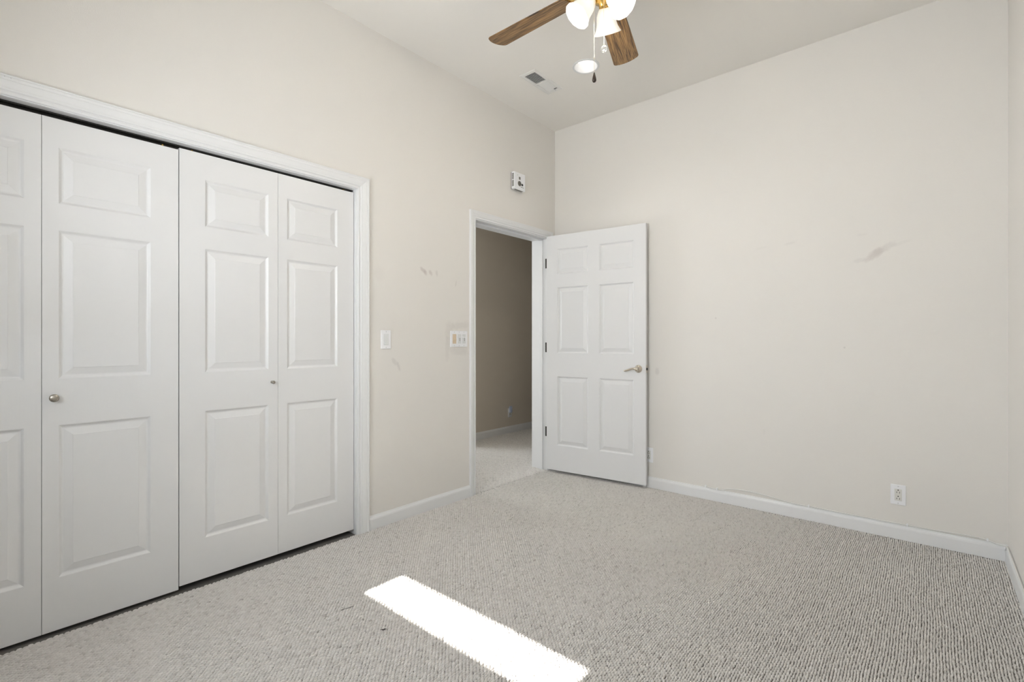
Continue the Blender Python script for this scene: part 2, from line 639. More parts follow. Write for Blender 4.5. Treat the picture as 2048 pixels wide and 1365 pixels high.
# hall and the room across it
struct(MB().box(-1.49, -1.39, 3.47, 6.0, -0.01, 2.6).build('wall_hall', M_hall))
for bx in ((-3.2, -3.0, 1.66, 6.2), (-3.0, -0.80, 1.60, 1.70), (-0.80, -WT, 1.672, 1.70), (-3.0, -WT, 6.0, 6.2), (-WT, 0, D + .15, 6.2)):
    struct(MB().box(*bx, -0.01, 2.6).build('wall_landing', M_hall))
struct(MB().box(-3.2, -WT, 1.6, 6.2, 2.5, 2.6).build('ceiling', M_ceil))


# ------------------------------------------------------------------ baseboards and casings
BB = [(0, 0), (0.012, 0), (0.012, 0.058), (0.0105, 0.066), (0.006, 0.074), (0.004, 0.080), (0, 0.081)]


def baseboard(name, p0, p1, nrm):
    """p0->p1 along the wall, nrm = into the room"""
    vs, fs = [], []
    n = len(BB)
    for p in (p0, p1):
        for d, z in BB:
            vs.append((p[0] + nrm[0] * d, p[1] + nrm[1] * d, z - 0.004 if z == 0 else z))
    for k in range(n - 1):
        fs.append((k, k + 1, n + k + 1, n + k))
    fs += [tuple(range(n)), tuple(range(n, 2 * n))]
    return struct(MB().add(vs, fs).build(name, M_white))


baseboard('baseboard_left', (0, 1.649), (0, 2.494), (1, 0))
baseboard('baseboard_back', (0.0, D), (RW, D), (0, -1))
baseboard('baseboard_right', (RW, FW), (RW, D - 0.012), (-1, 0))
baseboard('baseboard_front', (0.0, FW), (RW - 0.012, FW), (0, 1))
baseboard('baseboard_hall', (-1.39, 3.53), (-1.39, 6.0), (1, 0))


def casing(name, y0, y1, zt, prof, wall_x, out, z0=-0.004):
    """moulded casing round an opening in a wall X = wall_x; prof = (distance from opening, thickness)"""
    st = [((y0, z0), (-1, 0)), ((y0, zt), (-1, 1)), ((y1, zt), (1, 1)), ((y1, z0), (1, 0))]
    n = len(prof)
    vs, fs = [], []
    for (y, z), (dy, dz) in st:
        for u, d in prof:
            vs.append((wall_x + out * d, y + dy * u, z + dz * u))
    for i in range(3):
        for k in range(n - 1):
            fs.append((i * n + k, i * n + k + 1, (i + 1) * n + k + 1, (i + 1) * n + k))
    fs += [tuple(range(n)), tuple(range(3 * n, 4 * n))]
    for i in range(3):
        fs.append((i * n, (i + 1) * n, (i + 1) * n + n - 1, i * n + n - 1))
    return MB().add(vs, fs)


# wide colonial casing of the closet
P1 = [(0, 0), (0, 0.009), (0.003, 0.011), (0.009, 0.0105), (0.0115, 0.0065), (0.0145, 0.0065), (0.018, 0.0115),
      (0.0225, 0.0125), (0.026, 0.0115), (0.028, 0.0125), (0.050, 0.0160), (0.0515, 0.0148), (0.053, 0.0163),
      (0.062, 0.0178), (0.0635, 0.0160), (0.065, 0.0178), (0.070, 0.0178), (0.072, 0.016), (0.072, 0)]
t1 = struct(casing('trim_1', CL0 - .004, CL1 + .004, CLT + 0.000, P1, 0, 1).build('trim_1', M_white))
# jambs of the closet opening, and the track
m = MB()
m.box(-WT, 0.0, CL0, CL0 + 0.0, 0, 0) if False else None
m.box(-0.135, 0.001, CL1 - 0.002, CL1 + 0.012, -0.004, CLT)
m.box(-0.135, 0.001, CL0 - 0.012, CL0 + 0.002, -0.004, CLT)
m.box(-0.135, 0.001, CL0, CL1, CLT - 0.004, CLT + 0.012)
m.build('jamb', M_white, t1)
m = MB()
m.box(-0.062, -0.036, CL0 + .003, CL1 - .003, CLT - 0.0105, CLT - 0.005)
m.box(-0.062, -0.059, CL0 + .003, CL1 - .003, CLT - 0.018, CLT - 0.0105)
m.build('track', M_bronze, t1)
# two little nail holes at the left end of the casing top
for k, (yy, zz) in enumerate(((0.142, 2.0835), (0.158, 2.0825))):
    MB().lathe([(0.0016, 0), (0.0016, 0.0006), (0, 0.0006)], 10,
               Matrix.Translation((0.0178, yy, zz)) @ Matrix.Rotation(PI / 2, 4, 'Y')).build('nail_hole', M_screw, t1)

# narrower casing of the doorway
P2 = [(0, 0), (0, 0.009), (0.003, 0.0105), (0.008, 0.010), (0.011, 0.0065), (0.014, 0.0075), (0.018, 0.0115),
      (0.030, 0.0145), (0.0315, 0.0132), (0.033, 0.0148), (0.044, 0.0165), (0.0455, 0.0150), (0.047, 0.0168),
      (0.054, 0.0168), (0.057, 0.0145), (0.057, 0)]
t2 = struct(casing('trim_2', DO0 - .005, DO1 + .005, DOT + 0.004, P2, 0, 1).build('trim_2', M_white))
casing('hall', DO0 - .005, DO1 + .005, DOT + 0.004, P2, -WT, -1).build('hall_casing', M_white, t2)
m = MB()
m.box(-WT - .001, 0.001, DO0 - 0.012, DO0 + 0.002, -0.004, DOT)
m.box(-WT - .001, 0.001, DO1 - 0.002, DO1 + 0.012, -0.004, DOT)
m.box(-WT - .001, 0.001, DO0, DO1, DOT - 0.003, DOT + 0.012)
m.build('jamb', M_white, t2)
m = MB()
m.box(-0.085, -0.048, DO0 + 0.002, DO0 + 0.013, -0.004, DOT - 0.003)
m.box(-0.085, -0.048, DO1 - 0.013, DO1 - 0.002, -0.004, DOT - 0.003)
m.box(-0.085, -0.048, DO0 + .002, DO1 - .002, DOT - 0.014, DOT - 0.003)
m.build('door_stop', M_white, t2, bevel=0.002)


# ------------------------------------------------------------------ panelled doors
def leaf_mesh(w_, z0, z1, t_, panels):
    """door leaf: x 0..w_, front face y=0 (facing -y), back y=t_; panels = (x0,x1,z0,z1) raised panels"""
    prof = [(0, 0), (0.003, 0.0022), (0.008, 0.0068), (0.0115, 0.0085), (0.0155, 0.0085), (0.018, 0.0078),
            (0.041, 0.0018), (0.0425, 0.0006)]
    m_ = MB()
    xs_ = sorted({0, w_, *[p[0] for p in panels], *[p[1] for p in panels]})
    zs_ = sorted({z0, z1, *[p[2] for p in panels], *[p[3] for p in panels]})
    for i in range(len(xs_) - 1):
        for j in range(len(zs_) - 1):
            mx_, mz_ = (xs_[i] + xs_[i + 1]) / 2, (zs_[j] + zs_[j + 1]) / 2
            if any(p[0] < mx_ < p[1] and p[2] < mz_ < p[3] for p in panels):
                continue
            m_.add([(xs_[i], 0, zs_[j]), (xs_[i + 1], 0, zs_[j]), (xs_[i + 1], 0, zs_[j + 1]), (xs_[i], 0, zs_[j + 1])],
                   [(0, 1, 2, 3)])
    for (a, b_, c, d) in panels:
        vs, fs = [], []
        for u, dep in prof:
            vs += [(a + u, dep, c + u), (b_ - u, dep, c + u), (b_ - u, dep, d - u), (a + u, dep, d - u)]
        for k in range(len(prof) - 1):
            for i in range(4):
                j = (i + 1) % 4
                fs.append((4 * k + i, 4 * k + j, 4 * k + 4 + j, 4 * k + 4 + i))
        k = 4 * (len(prof) - 1)
        fs.append((k, k + 1, k + 2, k + 3))
        m_.add(vs, fs)
    # sides and back
    m_.add([(0, 0, z0), (w_, 0, z0), (w_, 0, z1), (0, 0, z1), (0, t_, z0), (w_, t_, z0), (w_, t_, z1), (0, t_, z1)],
           [(0, 3, 7, 4), (1, 5, 6, 2), (0, 4, 5, 1), (3, 2, 6, 7), (4, 7, 6, 5)])
    # weld
    import bmesh
    return m_


def build_leaf(m_, name, material, parent):
    o = m_.build(name, material, parent)
    import bmesh
    bm = bmesh.new()
    bm.from_mesh(o.data)
    bmesh.ops.remove_doubles(bm, verts=bm.verts, dist=1e-5)
    bmesh.ops.recalc_face_normals(bm, faces=bm.faces)
    bm.to_mesh(o.data)
    bm.free()
    return o


ROT = PI / 2       # local x = +Y, local y = -X : things on the left wall
XB = 0.022         # the bifold leaves sit this far behind the wall face


def bifold(name, label, ya, yb, z0, z1, lean, knob):
    root = thing(name, label, 'door', (-XB, ya, 0), ROT + lean)
    struct(root)
    w_ = (yb - ya) / 2
    gap = 0.0008
    zp = [(0.212 + z0 - .02, 0.800), (0.984, 1.560), (1.662, 1.882)]
    zp = [(0.212, 0.803), (0.984, 1.560), (1.664, 1.882)]
    A = [(0.103, w_ - gap - 0.047, a, b_) for a, b_ in zp]
    B = [(0.047, w_ - gap - 0.103, a, b_) for a, b_ in zp]
    l1 = build_leaf(leaf_mesh(w_ - gap, z0, z1, 0.034, A), 'panel', M_door, root)
    l2 = build_leaf(leaf_mesh(w_ - gap, z0, z1, 0.034, B), 'panel', M_door, root)
    l2.location = (w_ + gap, 0, 0)
    kx, kz, kr, klab, host = knob
    Mk = Matrix.Translation((kx, 0, kz)) @ Matrix.Rotation(PI / 2, 4, 'X')
    host_o = l1 if host == 0 else l2
    prof = [(kr * 0.75, 0), (kr * 0.75, 0.002), (kr * 0.42, 0.004), (kr * 0.40, 0.012), (kr * 0.72, 0.0155),
            (kr, 0.020), (kr, 0.0235), (kr * 0.86, 0.0265), (kr * 0.5, 0.0280), (0, 0.0285)]
    kn = MB().lathe(prof, 28, Mk).build('knob', M_knob, host_o, smooth=True)
    kn['label'] = klab
    m_ = MB()
    for xx in (0.055, 2 * w_ - 0.055) if host == 1 else (0.055, 2 * w_ - 0.055):
        m_.lathe([(0.004, z1 - .01), (0.004, z1 + 0.012)], 10, Matrix.Translation((xx, 0.020, 0)))
    m_.build('pivot_pin', M_brass, root, smooth=False)
    return root


bifold('door_1', 'left white bifold closet door pair with round satin knob', -0.203, 0.6870, 0.0095, 1.9915, 0.0,
       (0.032, 0.911, 0.0150, 'round satin nickel knob', 1))
bifold('door_2', 'right white bifold closet door pair with tiny brass knob', 0.6905, 1.5670, 0.023, 2.0015, 0.0035,
       (0.4105 - .004, 0.919, 0.0085, 'tiny dull brass knob', 0))

# bedroom door, swung open against the back wall
DA = rad(6.1)
root = thing('door_3', 'white six-panel bedroom door standing open near the back wall', 'door', (0.028, 3.396, 0), DA)
struct(root)
DW = 0.876
DZ0, DZ1 = 0.024, 2.033
zp = [(0.240, 0.828), (1.028, 1.588), (1.700, 1.914)]
pan = [(a, b_, c, d) for (a, b_) in ((0.104, 0.392), (0.492, 0.780)) for (c, d) in zp]
leaf = build_leaf(leaf_mesh(DW, DZ0, DZ1, 0.035, pan), 'leaf', M_door, root)
for hz in (0.347, 1.075, 1.802):
    m = MB()
    m.box(-0.0025, 0.0, 0.003, 0.030, hz - 0.042, hz + 0.042)
    m.lathe([(0.0055, hz - 0.044), (0.0055, hz + 0.044)], 14, Matrix.Translation((-0.004, 0.040, 0)))
    m.box(-0.0160, -0.0010, 0.0040, 0.0060, hz - 0.042, hz + 0.042)
    h_ = m.build('hinge', M_bronze, root)
    h_['label'] = 'dark metal butt hinge'
# lever handle
LX, LZ = 0.818, 0.915
hd = MB().lathe([(0.0300, 0), (0.0305, 0.003), (0.0285, 0.0075), (0.0215, 0.0100), (0.0195, 0.013), (0.0135, 0.0165),
                 (0.0115, 0.022), (0.0115, 0.036), (0.0135, 0.040), (0.0135, 0.048), (0.011, 0.0515), (0, 0.053)], 36,
                Matrix.Translation((LX, 0, LZ)) @ Matrix.Rotation(PI / 2, 4, 'X')).build('lever_handle', M_nickel, root, smooth=True)
hd['label'] = 'polished nickel lever handle with round rose'
pts, rr = [], []
for k in range(15):
    t_ = k / 14
    pts.append((LX - 0.002 - 0.097 * t_, -0.043 - 0.003 * math.sin(t_ * PI), LZ + 0.004 * math.sin(t_ * 2 * PI * 0.9) - 0.014 * t_ * t_))
    rr.append(0.0096 - 0.0022 * t_ if t_ < 0.94 else 0.0066)
MB().tube(pts, rr, 12).build('lever', M_nickel, hd, smooth=True)
# small knob on the wall side
MB().lathe([(0.026, 0), (0.0265, 0.003), (0.022, 0.006), (0.012, 0.009), (0.012, 0.015), (0.017, 0.018), (0.014, 0.0215), (0, 0.022)], 28,
           Matrix.Translation((LX, 0.035, LZ)) @ Matrix.Rotation(-PI / 2, 4, 'X')).build('rear_knob', M_nickel, root, smooth=True)
m = MB().box(DW - 0.0005, DW + 0.0014, 0.005, 0.030, LZ - 0.029, LZ + 0.029)
lp = m.build('latch_plate', M_nickel, root)
m = MB()
m.add([(DW + .0012, .010, LZ - .009), (DW + .0012, .025, LZ - .009), (DW + .012, .010, LZ - .009), (DW + .0012, .010, LZ + .009), (DW + .0012, .025, LZ + .009), (DW + .012, .010, LZ + .009)],
      [(0, 1, 2), (3, 5, 4), (0, 3, 4, 1), (1, 4, 5, 2), (2, 5, 3, 0)])
m.build('latch_bolt', M_bronze, lp)

# ------------------------------------------------------------------ window behind the camera, and a second one added to house the fill lamp
def window(name, xa, xb, shade_z):
    win = struct(thing(name, None, None, ((xa + xb) / 2, FW - 0.15, WZ0)))
    ww, wh = (xb - xa) / 2, WZ1 - WZ0
    m = MB()
    m.box(-ww, -ww + .0005, 0.0, 0.05, 0, wh)
    m.box(ww - .0005, ww, 0.0, 0.05, 0, wh)
    m.box(-ww, ww, 0.0, 0.05, wh - .04, wh)
    m.box(-ww, ww, 0.0, 0.05, 0, 0.0005)
    m.build('frame', M_white, win)
    MB().box(-ww, ww, 0.022, 0.028, 0.0005, wh - .04).build('pane', M_pane, win)
    MB().box(-ww - .03, ww + .03, 0.1530, 0.1540, shade_z - WZ0, wh + .03).build('shade', M_rshade, win)
    MB().lathe([(0.018, -ww - .03), (0.018, ww + .03)], 20, Matrix.Translation((0, 0.172, wh + .03)) @ Matrix.Rotation(PI / 2, 4, 'Y')).build('roller', M_white, win)


window('window_1', WX0, WX1, 1.217)
window('added_window', WX2, WX3, WZ0 - 0.03)  # unseen window, added to give the fill lamp a place

# ------------------------------------------------------------------ ceiling fan
FX, FY, FZ = 1.430, 1.922, 2.729
fan = thing('ceiling_fan', 'wood-bladed brass ceiling fan with three lit bell shades under the ceiling', 'ceiling fan', (FX, FY, H))
dz = FZ - H
MB().lathe([(0, 0), (0.068, 0), (0.070, -0.012), (0.060, -0.040), (0.036, -0.058), (0.014, -0.064), (0, -0.064)], 36).build('canopy', M_brass, fan, smooth=True)
MB().lathe([(0.011, -0.060), (0.011, -0.130)], 16).build('downrod', M_brass, fan, smooth=True)
MB().lathe([(0, -0.125), (0.030, -0.126), (0.060, -0.140), (0.105, -0.150), (0.112, -0.165), (0.112, -0.235), (0.100, -0.250), (0.070, -0.258), (0, -0.258)], 40).build('motor_housing', M_brass, fan, smooth=True)
MB().lathe([(0, -0.256), (0.062, -0.256), (0.064, -0.285), (0.050, -0.297), (0, -0.297)], 36).build('switch_housing', M_brass, fan, smooth=True)


def blade_mesh():
    R0, R1 = 0.175, 0.660
    w0, w1 = 0.118, 0.143
    th = 0.0055
    out = []
    # outline with rounded corners and a slightly bowed tip
    def hw(x):
        return (w0 + (w1 - w0) * (x - 0.2) / 0.46) / 2
    c = 0.022
    for k in range(7):
        a = PI + PI / 2 * k / 6
        out.append((R0 + 0.03 + 0.03 * math.cos(a), -hw(R0) + 0.03 + 0.03 * math.sin(a)))
    xc = R1 - 0.012
    out.append((0.45, -hw(0.45)))
    for k in range(7):
        a = -PI / 2 + (PI / 2 - 0.16) * k / 6
        out.append((xc - c + c * math.cos(a), -hw(xc - c) + c + c * math.sin(a)))
    for k in range(1, 8):
        s_ = -1 + 2 * k / 8
        yy = s_ * (hw(xc) - c * 0.7)
        out.append((R1 - 0.011 * s_ * s_ - 0.001, yy))
    for k in range(7):
        a = 0.16 + (PI / 2 - 0.16) * k / 6
        out.append((xc - c + c * math.cos(a), hw(xc - c) - c + c * math.sin(a)))
    out.append((0.45, hw(0.45)))
    for k in range(7):
        a = PI / 2 + PI / 2 * k / 6
        out.append((R0 + 0.03 + 0.03 * math.cos(a), hw(R0) - 0.03 + 0.03 * math.sin(a)))
    n = len(out)
    vs = [(x, y, -th / 2) for x, y in out] + [(x, y, th / 2) for x, y in out]
    fs = [tuple(range(n))[::-1], tuple(range(n, 2 * n))] + [(i, (i + 1) % n, n + (i + 1) % n, n + i) for i in range(n)]
    return MB().add(vs, fs)


def iron_mesh():
    m_ = MB()
    m_.box(0.085, 0.190, -0.014, 0.014, 0.004, 0.010)
    m_.lathe([(0, 0.0030), (0.034, 0.0030), (0.036, 0.0065), (0, 0.0065)], 20, Matrix.Translation((0.215, 0, 0)))
    m_.lathe([(0, 0.0030), (0.020, 0.0030), (0.022, 0.0065), (0, 0.0065)], 20, Matrix.Translation((0.185, 0.024, 0)))
    m_.lathe([(0, 0.0030), (0.020, 0.0030), (0.022, 0.0065), (0, 0.0065)], 20, Matrix.Translation((0.185, -0.024, 0)))
    return m_


blade0 = iron0 = None
for k in range(5):
    az = PI - k * 2 * PI / 5
    Mx = Matrix.Translation((0, 0, dz)) @ Matrix.Rotation(az, 4, 'Z') @ Matrix.Rotation(rad(-11.0), 4, 'X')
    if blade0 is None:
        blade0 = blade_mesh().build('blade', M_wood, fan, bevel=0.0015)
        iron0 = iron_mesh().build('blade_iron', M_brass, blade0)
        bl = blade0
    else:
        bl = blade0.copy()
        COL.objects.link(bl)
        ir = iron0.copy()
        COL.objects.link(ir)
        ir.parent = bl
    bl.parent = fan
    bl.matrix_local = Mx

# light kit: brass fitter, three arms and three bell shades
MB().lathe([(0, -0.296), (0.036, -0.296), (0.040, -0.310), (0.044, -0.335), (0.034, -0.352), (0.016, -0.362), (0.012, -0.374), (0.006, -0.380), (0, -0.381)], 32).build('light_fitter', M_brass, fan, smooth=True)
AWAY = math.atan2(FY - 0.0, FX - 2.544)     # azimuth pointing away from the lens
TILT = rad(38)
bell = [(0.0225, 0.0), (0.0245, 0.010), (0.0330, 0.022), (0.0400, 0.036), (0.0430, 0.052), (0.0450, 0.070),
        (0.0500, 0.088), (0.0570, 0.102), (0.0625, 0.112)]
bell_in = [(r - 0.0028, z) for r, z in bell][::-1]
for k, dphi in enumerate((-12, -132, 108)):
    az = AWAY + rad(dphi)
    M0 = Matrix.Rotation(az, 4, 'Z') @ Matrix.Translation((0.047, 0, -0.338)) @ Matrix.Rotation(PI - TILT, 4, 'Y')
    vs_m = MB()
    # fluted rim on the bell
    vs, fs = [], []
    ring = bell + bell_in
    n = len(ring)
    seg = 72
    for i in range(seg):
        a = 2 * PI * i / seg
        for (r, z) in ring:
            fl = 1 + 0.012 * math.cos(12 * a) * smoothstep(0.02, 0.11, z)
            vs.append((r * fl * math.cos(a), r * fl * math.sin(a), z))
    for i in range(seg):
        j = (i + 1) % seg
        for kk in range(n - 1):
            fs.append((i * n + kk, j * n + kk, j * n + kk + 1, i * n + kk + 1))
    vs_m.add(vs, fs, M0)
    sh = vs_m.build('lamp_shade', M_shade, fan, smooth=True)
    sh['label'] = 'lit white frosted bell shade'
    prof = [(0.0, 0.014)] + [(0.006 + 0.016 * math.sin(PI * t_ / 10) ** 0.8, 0.014 + 0.056 * t_ / 10) for t_ in range(1, 10)] + [(0.0, 0.071)]
    MB().lathe(prof, 20, M0).build('bulb', M_bulb, sh, smooth=True)
    MB().lathe([(0.0, -0.010), (0.020, -0.010), (0.026, -0.004), (0.026, 0.008), (0.024, 0.010)], 28, M0).build('socket_cup', M_brass, sh, smooth=True)
    a0 = Matrix.Rotation(az, 4, 'Z')
    pts = [a0 @ Vector(p) for p in ((0.030, 0, -0.325), (0.040, 0, -0.322), (0.047, 0, -0.330), (0.049, 0, -0.335))]
    MB().tube([tuple(p) for p in pts], 0.007, 10).build('shade_arm', M_brass, sh, smooth=True)
    p = Vector((FX, FY, H)) + (M0 @ Vector((0, 0, 0.118)))
    light('fan_bulb_light', 'POINT', p, 4.4, (1.0, 0.94, 0.83), shadow_soft_size=0.03)

# pull chains
Rv = Vector((math.cos(rad(40.606)), math.sin(rad(40.606)), 0))
Fv = Vector((-math.sin(rad(40.606)), math.cos(rad(40.606)), 0))


def chain(off, ztop, zbot):
    m_ = MB()
    pts_ = [(off.x, off.y, ztop), (off.x, off.y, zbot)]
    m_.tube(pts_, 0.0006, 6)
    nb = int((ztop - zbot) / 0.0062)
    for i in range(nb):
        m_.lathe([(0, -0.0014), (0.0010, -0.0009), (0.0013, 0), (0.0010, 0.0009), (0, 0.0014)], 6,
                 Matrix.Translation((off.x, off.y, zbot + (i + .5) * (ztop - zbot) / nb)))
    return m_


o1 = -0.0440 * Rv - 0.045 * Fv
ch = chain(o1, -0.290, 2.313 - H).build('pull_chain', M_chain, fan)
zt = 2.312 - H
fb = MB().lathe([(0, zt), (0.0022, zt - .001), (0.0030, zt - .005), (0.0052, zt - .014), (0.0078, zt - .025), (0.0092, zt - .033),
                 (0.0088, zt - .039), (0.0055, zt - .044), (0, zt - .0455)], 24, Matrix.Translation((o1.x, o1.y, 0))).build('fob', M_fob, ch, smooth=True)
fb['label'] = 'dark wooden teardrop fob'
o2 = -0.0040 * Rv - 0.058 * Fv
ch = chain(o2, -0.285, 2.420 - H).build('pull_chain', M_chain, fan)
zc = 2.406 - H
R_ = 0.0135
fb = MB().lathe([(0, R_)] + [(R_ * math.sin(PI * k / 14), R_ * math.cos(PI * k / 14)) for k in range(1, 14)] + [(0, -R_)], 12,
                Matrix.Translation((o2.x, o2.y, zc))).build('fob', M_crystal, ch)
fb['label'] = 'faceted clear glass ball fob'

# ------------------------------------------------------------------ recessed downlight
rl = thing('recessed_light', 'round lit recessed downlight flush in the ceiling beside the vent', 'ceiling light', (RC[0], RC[1], H))
MB().shell([(0.0765, 0.0), (0.0765, -0.0025), (0.080, -0.0045), (0.088, -0.0045), (0.0915, -0.003), (0.0920, 0.0), (0.0765, 0.0)], 48).build('trim_ring', M_white, rl, smooth=False)
MB().shell([(0.0765, -0.002), (0.0700, 0.022), (0.0600, 0.045)], 48).build('baffle', M_plate, rl, smooth=True)
MB().lathe([(0, 0.044), (0.061, 0.044), (0.061, 0.047), (0, 0.047)], 40).build('lens', M_lens, rl)
light('downlight_lamp', 'SPOT', (RC[0], RC[1], H - 0.004), 4.0, (1.0, 0.975, 0.92), (0, 0, 0), spot_size=rad(125), spot_blend=0.8, shadow_soft_size=0.05)

# ------------------------------------------------------------------ ceiling register
vent = thing('air_vent', 'white metal air register with two banks of louvres in the ceiling', 'air vent', (0.414, 2.815, H))
hx, hy = (VX1 - VX0) / 2, (VY1 - VY0) / 2
ox, oy = hx + 0.024, hy + 0.031
prof = [(0, 0.0), (0, -0.003), (0.005, -0.005), (0.008, -0.0032), (0.020, -0.0045), (0.024, -0.0030), (0.024, 0.0035)]
vs, fs = [], []
n = len(prof)
for sx, sy in ((-1, -1), (1, -1), (1, 1), (-1, 1)):
    for u, z in prof:
        vs.append((sx * (ox - u), sy * (oy - u * (oy - hy) / 0.024), z))
for i in range(4):
    j = (i + 1) % 4
    for k in range(n - 1):
        fs.append((i * n + k, j * n + k, j * n + k + 1, i * n + k + 1))
MB().add(vs, fs).build('frame', M_vent, vent)
MB().box(-hx, hx, -0.004, 0.004, -0.003, 0.004).build('mullion', M_vent, vent)
ns = 11
for bank, (ya, yb, tilt) in enumerate(((-hy, -0.005, 50), (0.005, hy, -38))):
    m = MB()
    for i in range(ns):
        yc = ya + (i + 0.5) * (yb - ya) / ns
        m.box(-hx, hx, -0.0064, 0.0064, -0.0005, 0.0005, Matrix.Translation((0, yc, 0.0035)) @ Matrix.Rotation(rad(tilt), 4, 'X'))
    m.build('louvres', M_vent, vent)
m = MB()
m.box(-hx - .002, -hx, -hy - .002, hy + .002, 0.003, 0.10)
m.box(hx, hx + .002, -hy - .002, hy + .002, 0.003, 0.10)
m.box(-hx, hx, -hy - .002, -hy, 0.003, 0.10)
m.box(-hx, hx, hy, hy + .002, 0.003, 0.10)
m.box(-hx, hx, -hy, hy, 0.10, 0.102)
m.build('duct_boot', M_duct, vent)
MB().box(0.018, 0.024, hy - 0.006, hy + 0.006, -0.010, -0.003).build('damper_lever', M_screw, vent)
MB().box(hx - 0.030, hx - 0.006, hy - 0.010, hy - 0.007, -0.0045, -0.001).build('damper_slot', M_slot, vent)

# ------------------------------------------------------------------ alarm box high on the wall
ab = thing('alarm_box', 'small white square alarm box with side vents high above the doorway', 'alarm', (0, 3.020, 2.415), ROT)
hb = 0.0690
MB().box(-hb + .004, hb - .004, -0.006, -0.0002, -hb + .004, hb - .004).build('back_plate', M_grille, ab)
MB().box(-hb, hb, -0.040, -0.006, -hb, hb).build('housing', M_plate, ab, bevel=0.006, seg=3)
m = MB()
for (za, zb) in ((0.006, 0.056), (-0.050, -0.000)):
    for i in range(7):
        zc = za + (i + .5) * (zb - za) / 7
        m.box(-hb - 0.0006, -hb + .002, -0.034, -0.014, zc - 0.0026, zc + 0.0026)
m.build('side_vents', M_grille, ab)
m = MB()
for i in range(9):
    xc = -0.045 + i * 0.011
    m.box(xc - 0.0045, xc + 0.0045, -0.034, -0.016, -hb - 0.0006, -hb + .002)
m.build('bottom_vents', M_grille, ab)
m = MB()
Mf = Matrix.Translation((-0.006, -0.040, -0.018)) @ Matrix.Rotation(PI / 2, 4, 'X')
m.lathe([(0.021, 0), (0.021, 0.0012), (0.017, 0.0022), (0, 0.0026)], 28, Mf)
sp = m.build('speaker', M_grille, ab, smooth=False)
m = MB()
for i in range(-2, 3):
    for j in range(-2, 3):
        if i * i + j * j < 6:
            m.lathe([(0.0018, 0), (0.0018, 0.0031), (0, 0.0031)], 8, Mf @ Matrix.Translation((i * .0062, j * .0062, 0)))
m.build('speaker_holes', M_slot, sp)
MB().box(-0.014, 0.006, -0.0408, -0.0395, 0.014, 0.036).build('indicator_panel', M_grille, ab)
MB().lathe([(0.004, 0), (0.004, 0.0015), (0, 0.002)], 16, Matrix.Translation((-0.030, -0.040, 0.046)) @ Matrix.Rotation(PI / 2, 4, 'X')).build('status_lamp', M_screw, ab)
MB().lathe([(0.0095, 0), (0.0095, 0.003), (0.006, 0.005), (0, 0.0055)], 24, Matrix.Translation((0.028, -0.0395, -0.022)) @ Matrix.Rotation(PI / 2, 4, 'X')).build('test_button', M_black, ab, smooth=False)
MB().box(0.010, 0.046, -0.0405, -0.0395, -0.044, -0.041).build('drawer_slot', M_slot, ab)

# ------------------------------------------------------------------ switches
sw = thing('light_switch', 'single white rocker light switch between the closet and the doorway', 'light switch', (0, 1.7705, 1.139), ROT)
MB().box(-0.0360, 0.0360, -0.0065, -0.0002, -0.0575, 0.0575).build('cover_plate', M_plate, sw, bevel=0.0035, seg=3)
m = MB().box(-0.0168, 0.0168, -0.0072, -0.006, -0.0335, 0.0335)
m.build('rocker_bezel', M_screw, sw)
m = MB().add([(-0.0160, -0.0070, -0.0325), (0.0160, -0.0070, -0.0325), (0.0160, -0.0070, 0.0325), (-0.0160, -0.0070, 0.0325),
              (-0.0155, -0.0112, -0.0318), (0.0155, -0.0112, -0.0318), (0.0155, -0.0080, 0.0318), (-0.0155, -0.0080, 0.0318)],
             [(4, 5, 6, 7), (0, 1, 5, 4), (1, 2, 6, 5), (2, 3, 7, 6), (3, 0, 4, 7)])
m.build('rocker', M_device, sw)
for zz in (0.0485, -0.0485):
    MB().lathe([(0.0030, 0), (0.0030, 0.0008), (0.0016, 0.0012), (0, 0.0012)], 14, Matrix.Translation((0, -0.0064, zz)) @ Matrix.Rotation(PI / 2, 4, 'X')).build('screw', M_screw, sw)

s3 = thing('switch_panel', 'three-gang white switch plate with one almond rocker beside the door casing', 'light switch', (0, 2.3835, 1.145), ROT)
MB().box(-0.0825, 0.0825, -0.0065, -0.0002, -0.0570, 0.0570).build('cover_plate', M_plate, s3, bevel=0.0035, seg=3)
rk = MB().box(-0.0628, -0.0292, -0.0074, -0.006, -0.0335, 0.0335).build('rocker', M_almond, s3)
rk['label'] = 'almond coloured rocker'
MB().add([(-0.0600, -0.0073, -0.0100), (-0.0320, -0.0073, -0.0100), (-0.0320, -0.0073, 0.0300), (-0.0600, -0.0073, 0.0300),
          (-0.0590, -0.0120, -0.0090), (-0.0330, -0.0120, -0.0090), (-0.0330, -0.0085, 0.0290), (-0.0590, -0.0085, 0.0290)],
         [(4, 5, 6, 7), (0, 1, 5, 4), (1, 2, 6, 5), (2, 3, 7, 6), (3, 0, 4, 7)]).build('rocker_face', M_almond, rk)
for xc in (0.0, 0.0460):
    sl = MB().box(xc - 0.0168, xc + 0.0168, -0.0078, -0.006, -0.0335, 0.0335).build('fan_control', M_device, s3, bevel=0.0008)
    MB().box(xc + 0.0035, xc + 0.0062, -0.0082, -0.0074, -0.016, 0.016).build('slider_track', M_slot, sl)
    MB().box(xc - 0.0140, xc + 0.0140, -0.0145, -0.0076, 0.0080, 0.0145).build('slider', M_plate, sl, bevel=0.001)
    for za, zb in ((-0.027, -0.0245), (0.024, 0.0265)):
        m = MB()
        for i in range(6):
            m.box(xc - 0.0125 + i * .0045, xc - 0.0125 + i * .0045 + .0018, -0.0081, -0.0076, za, zb)
        m.build('dial_marks', M_screw, sl)
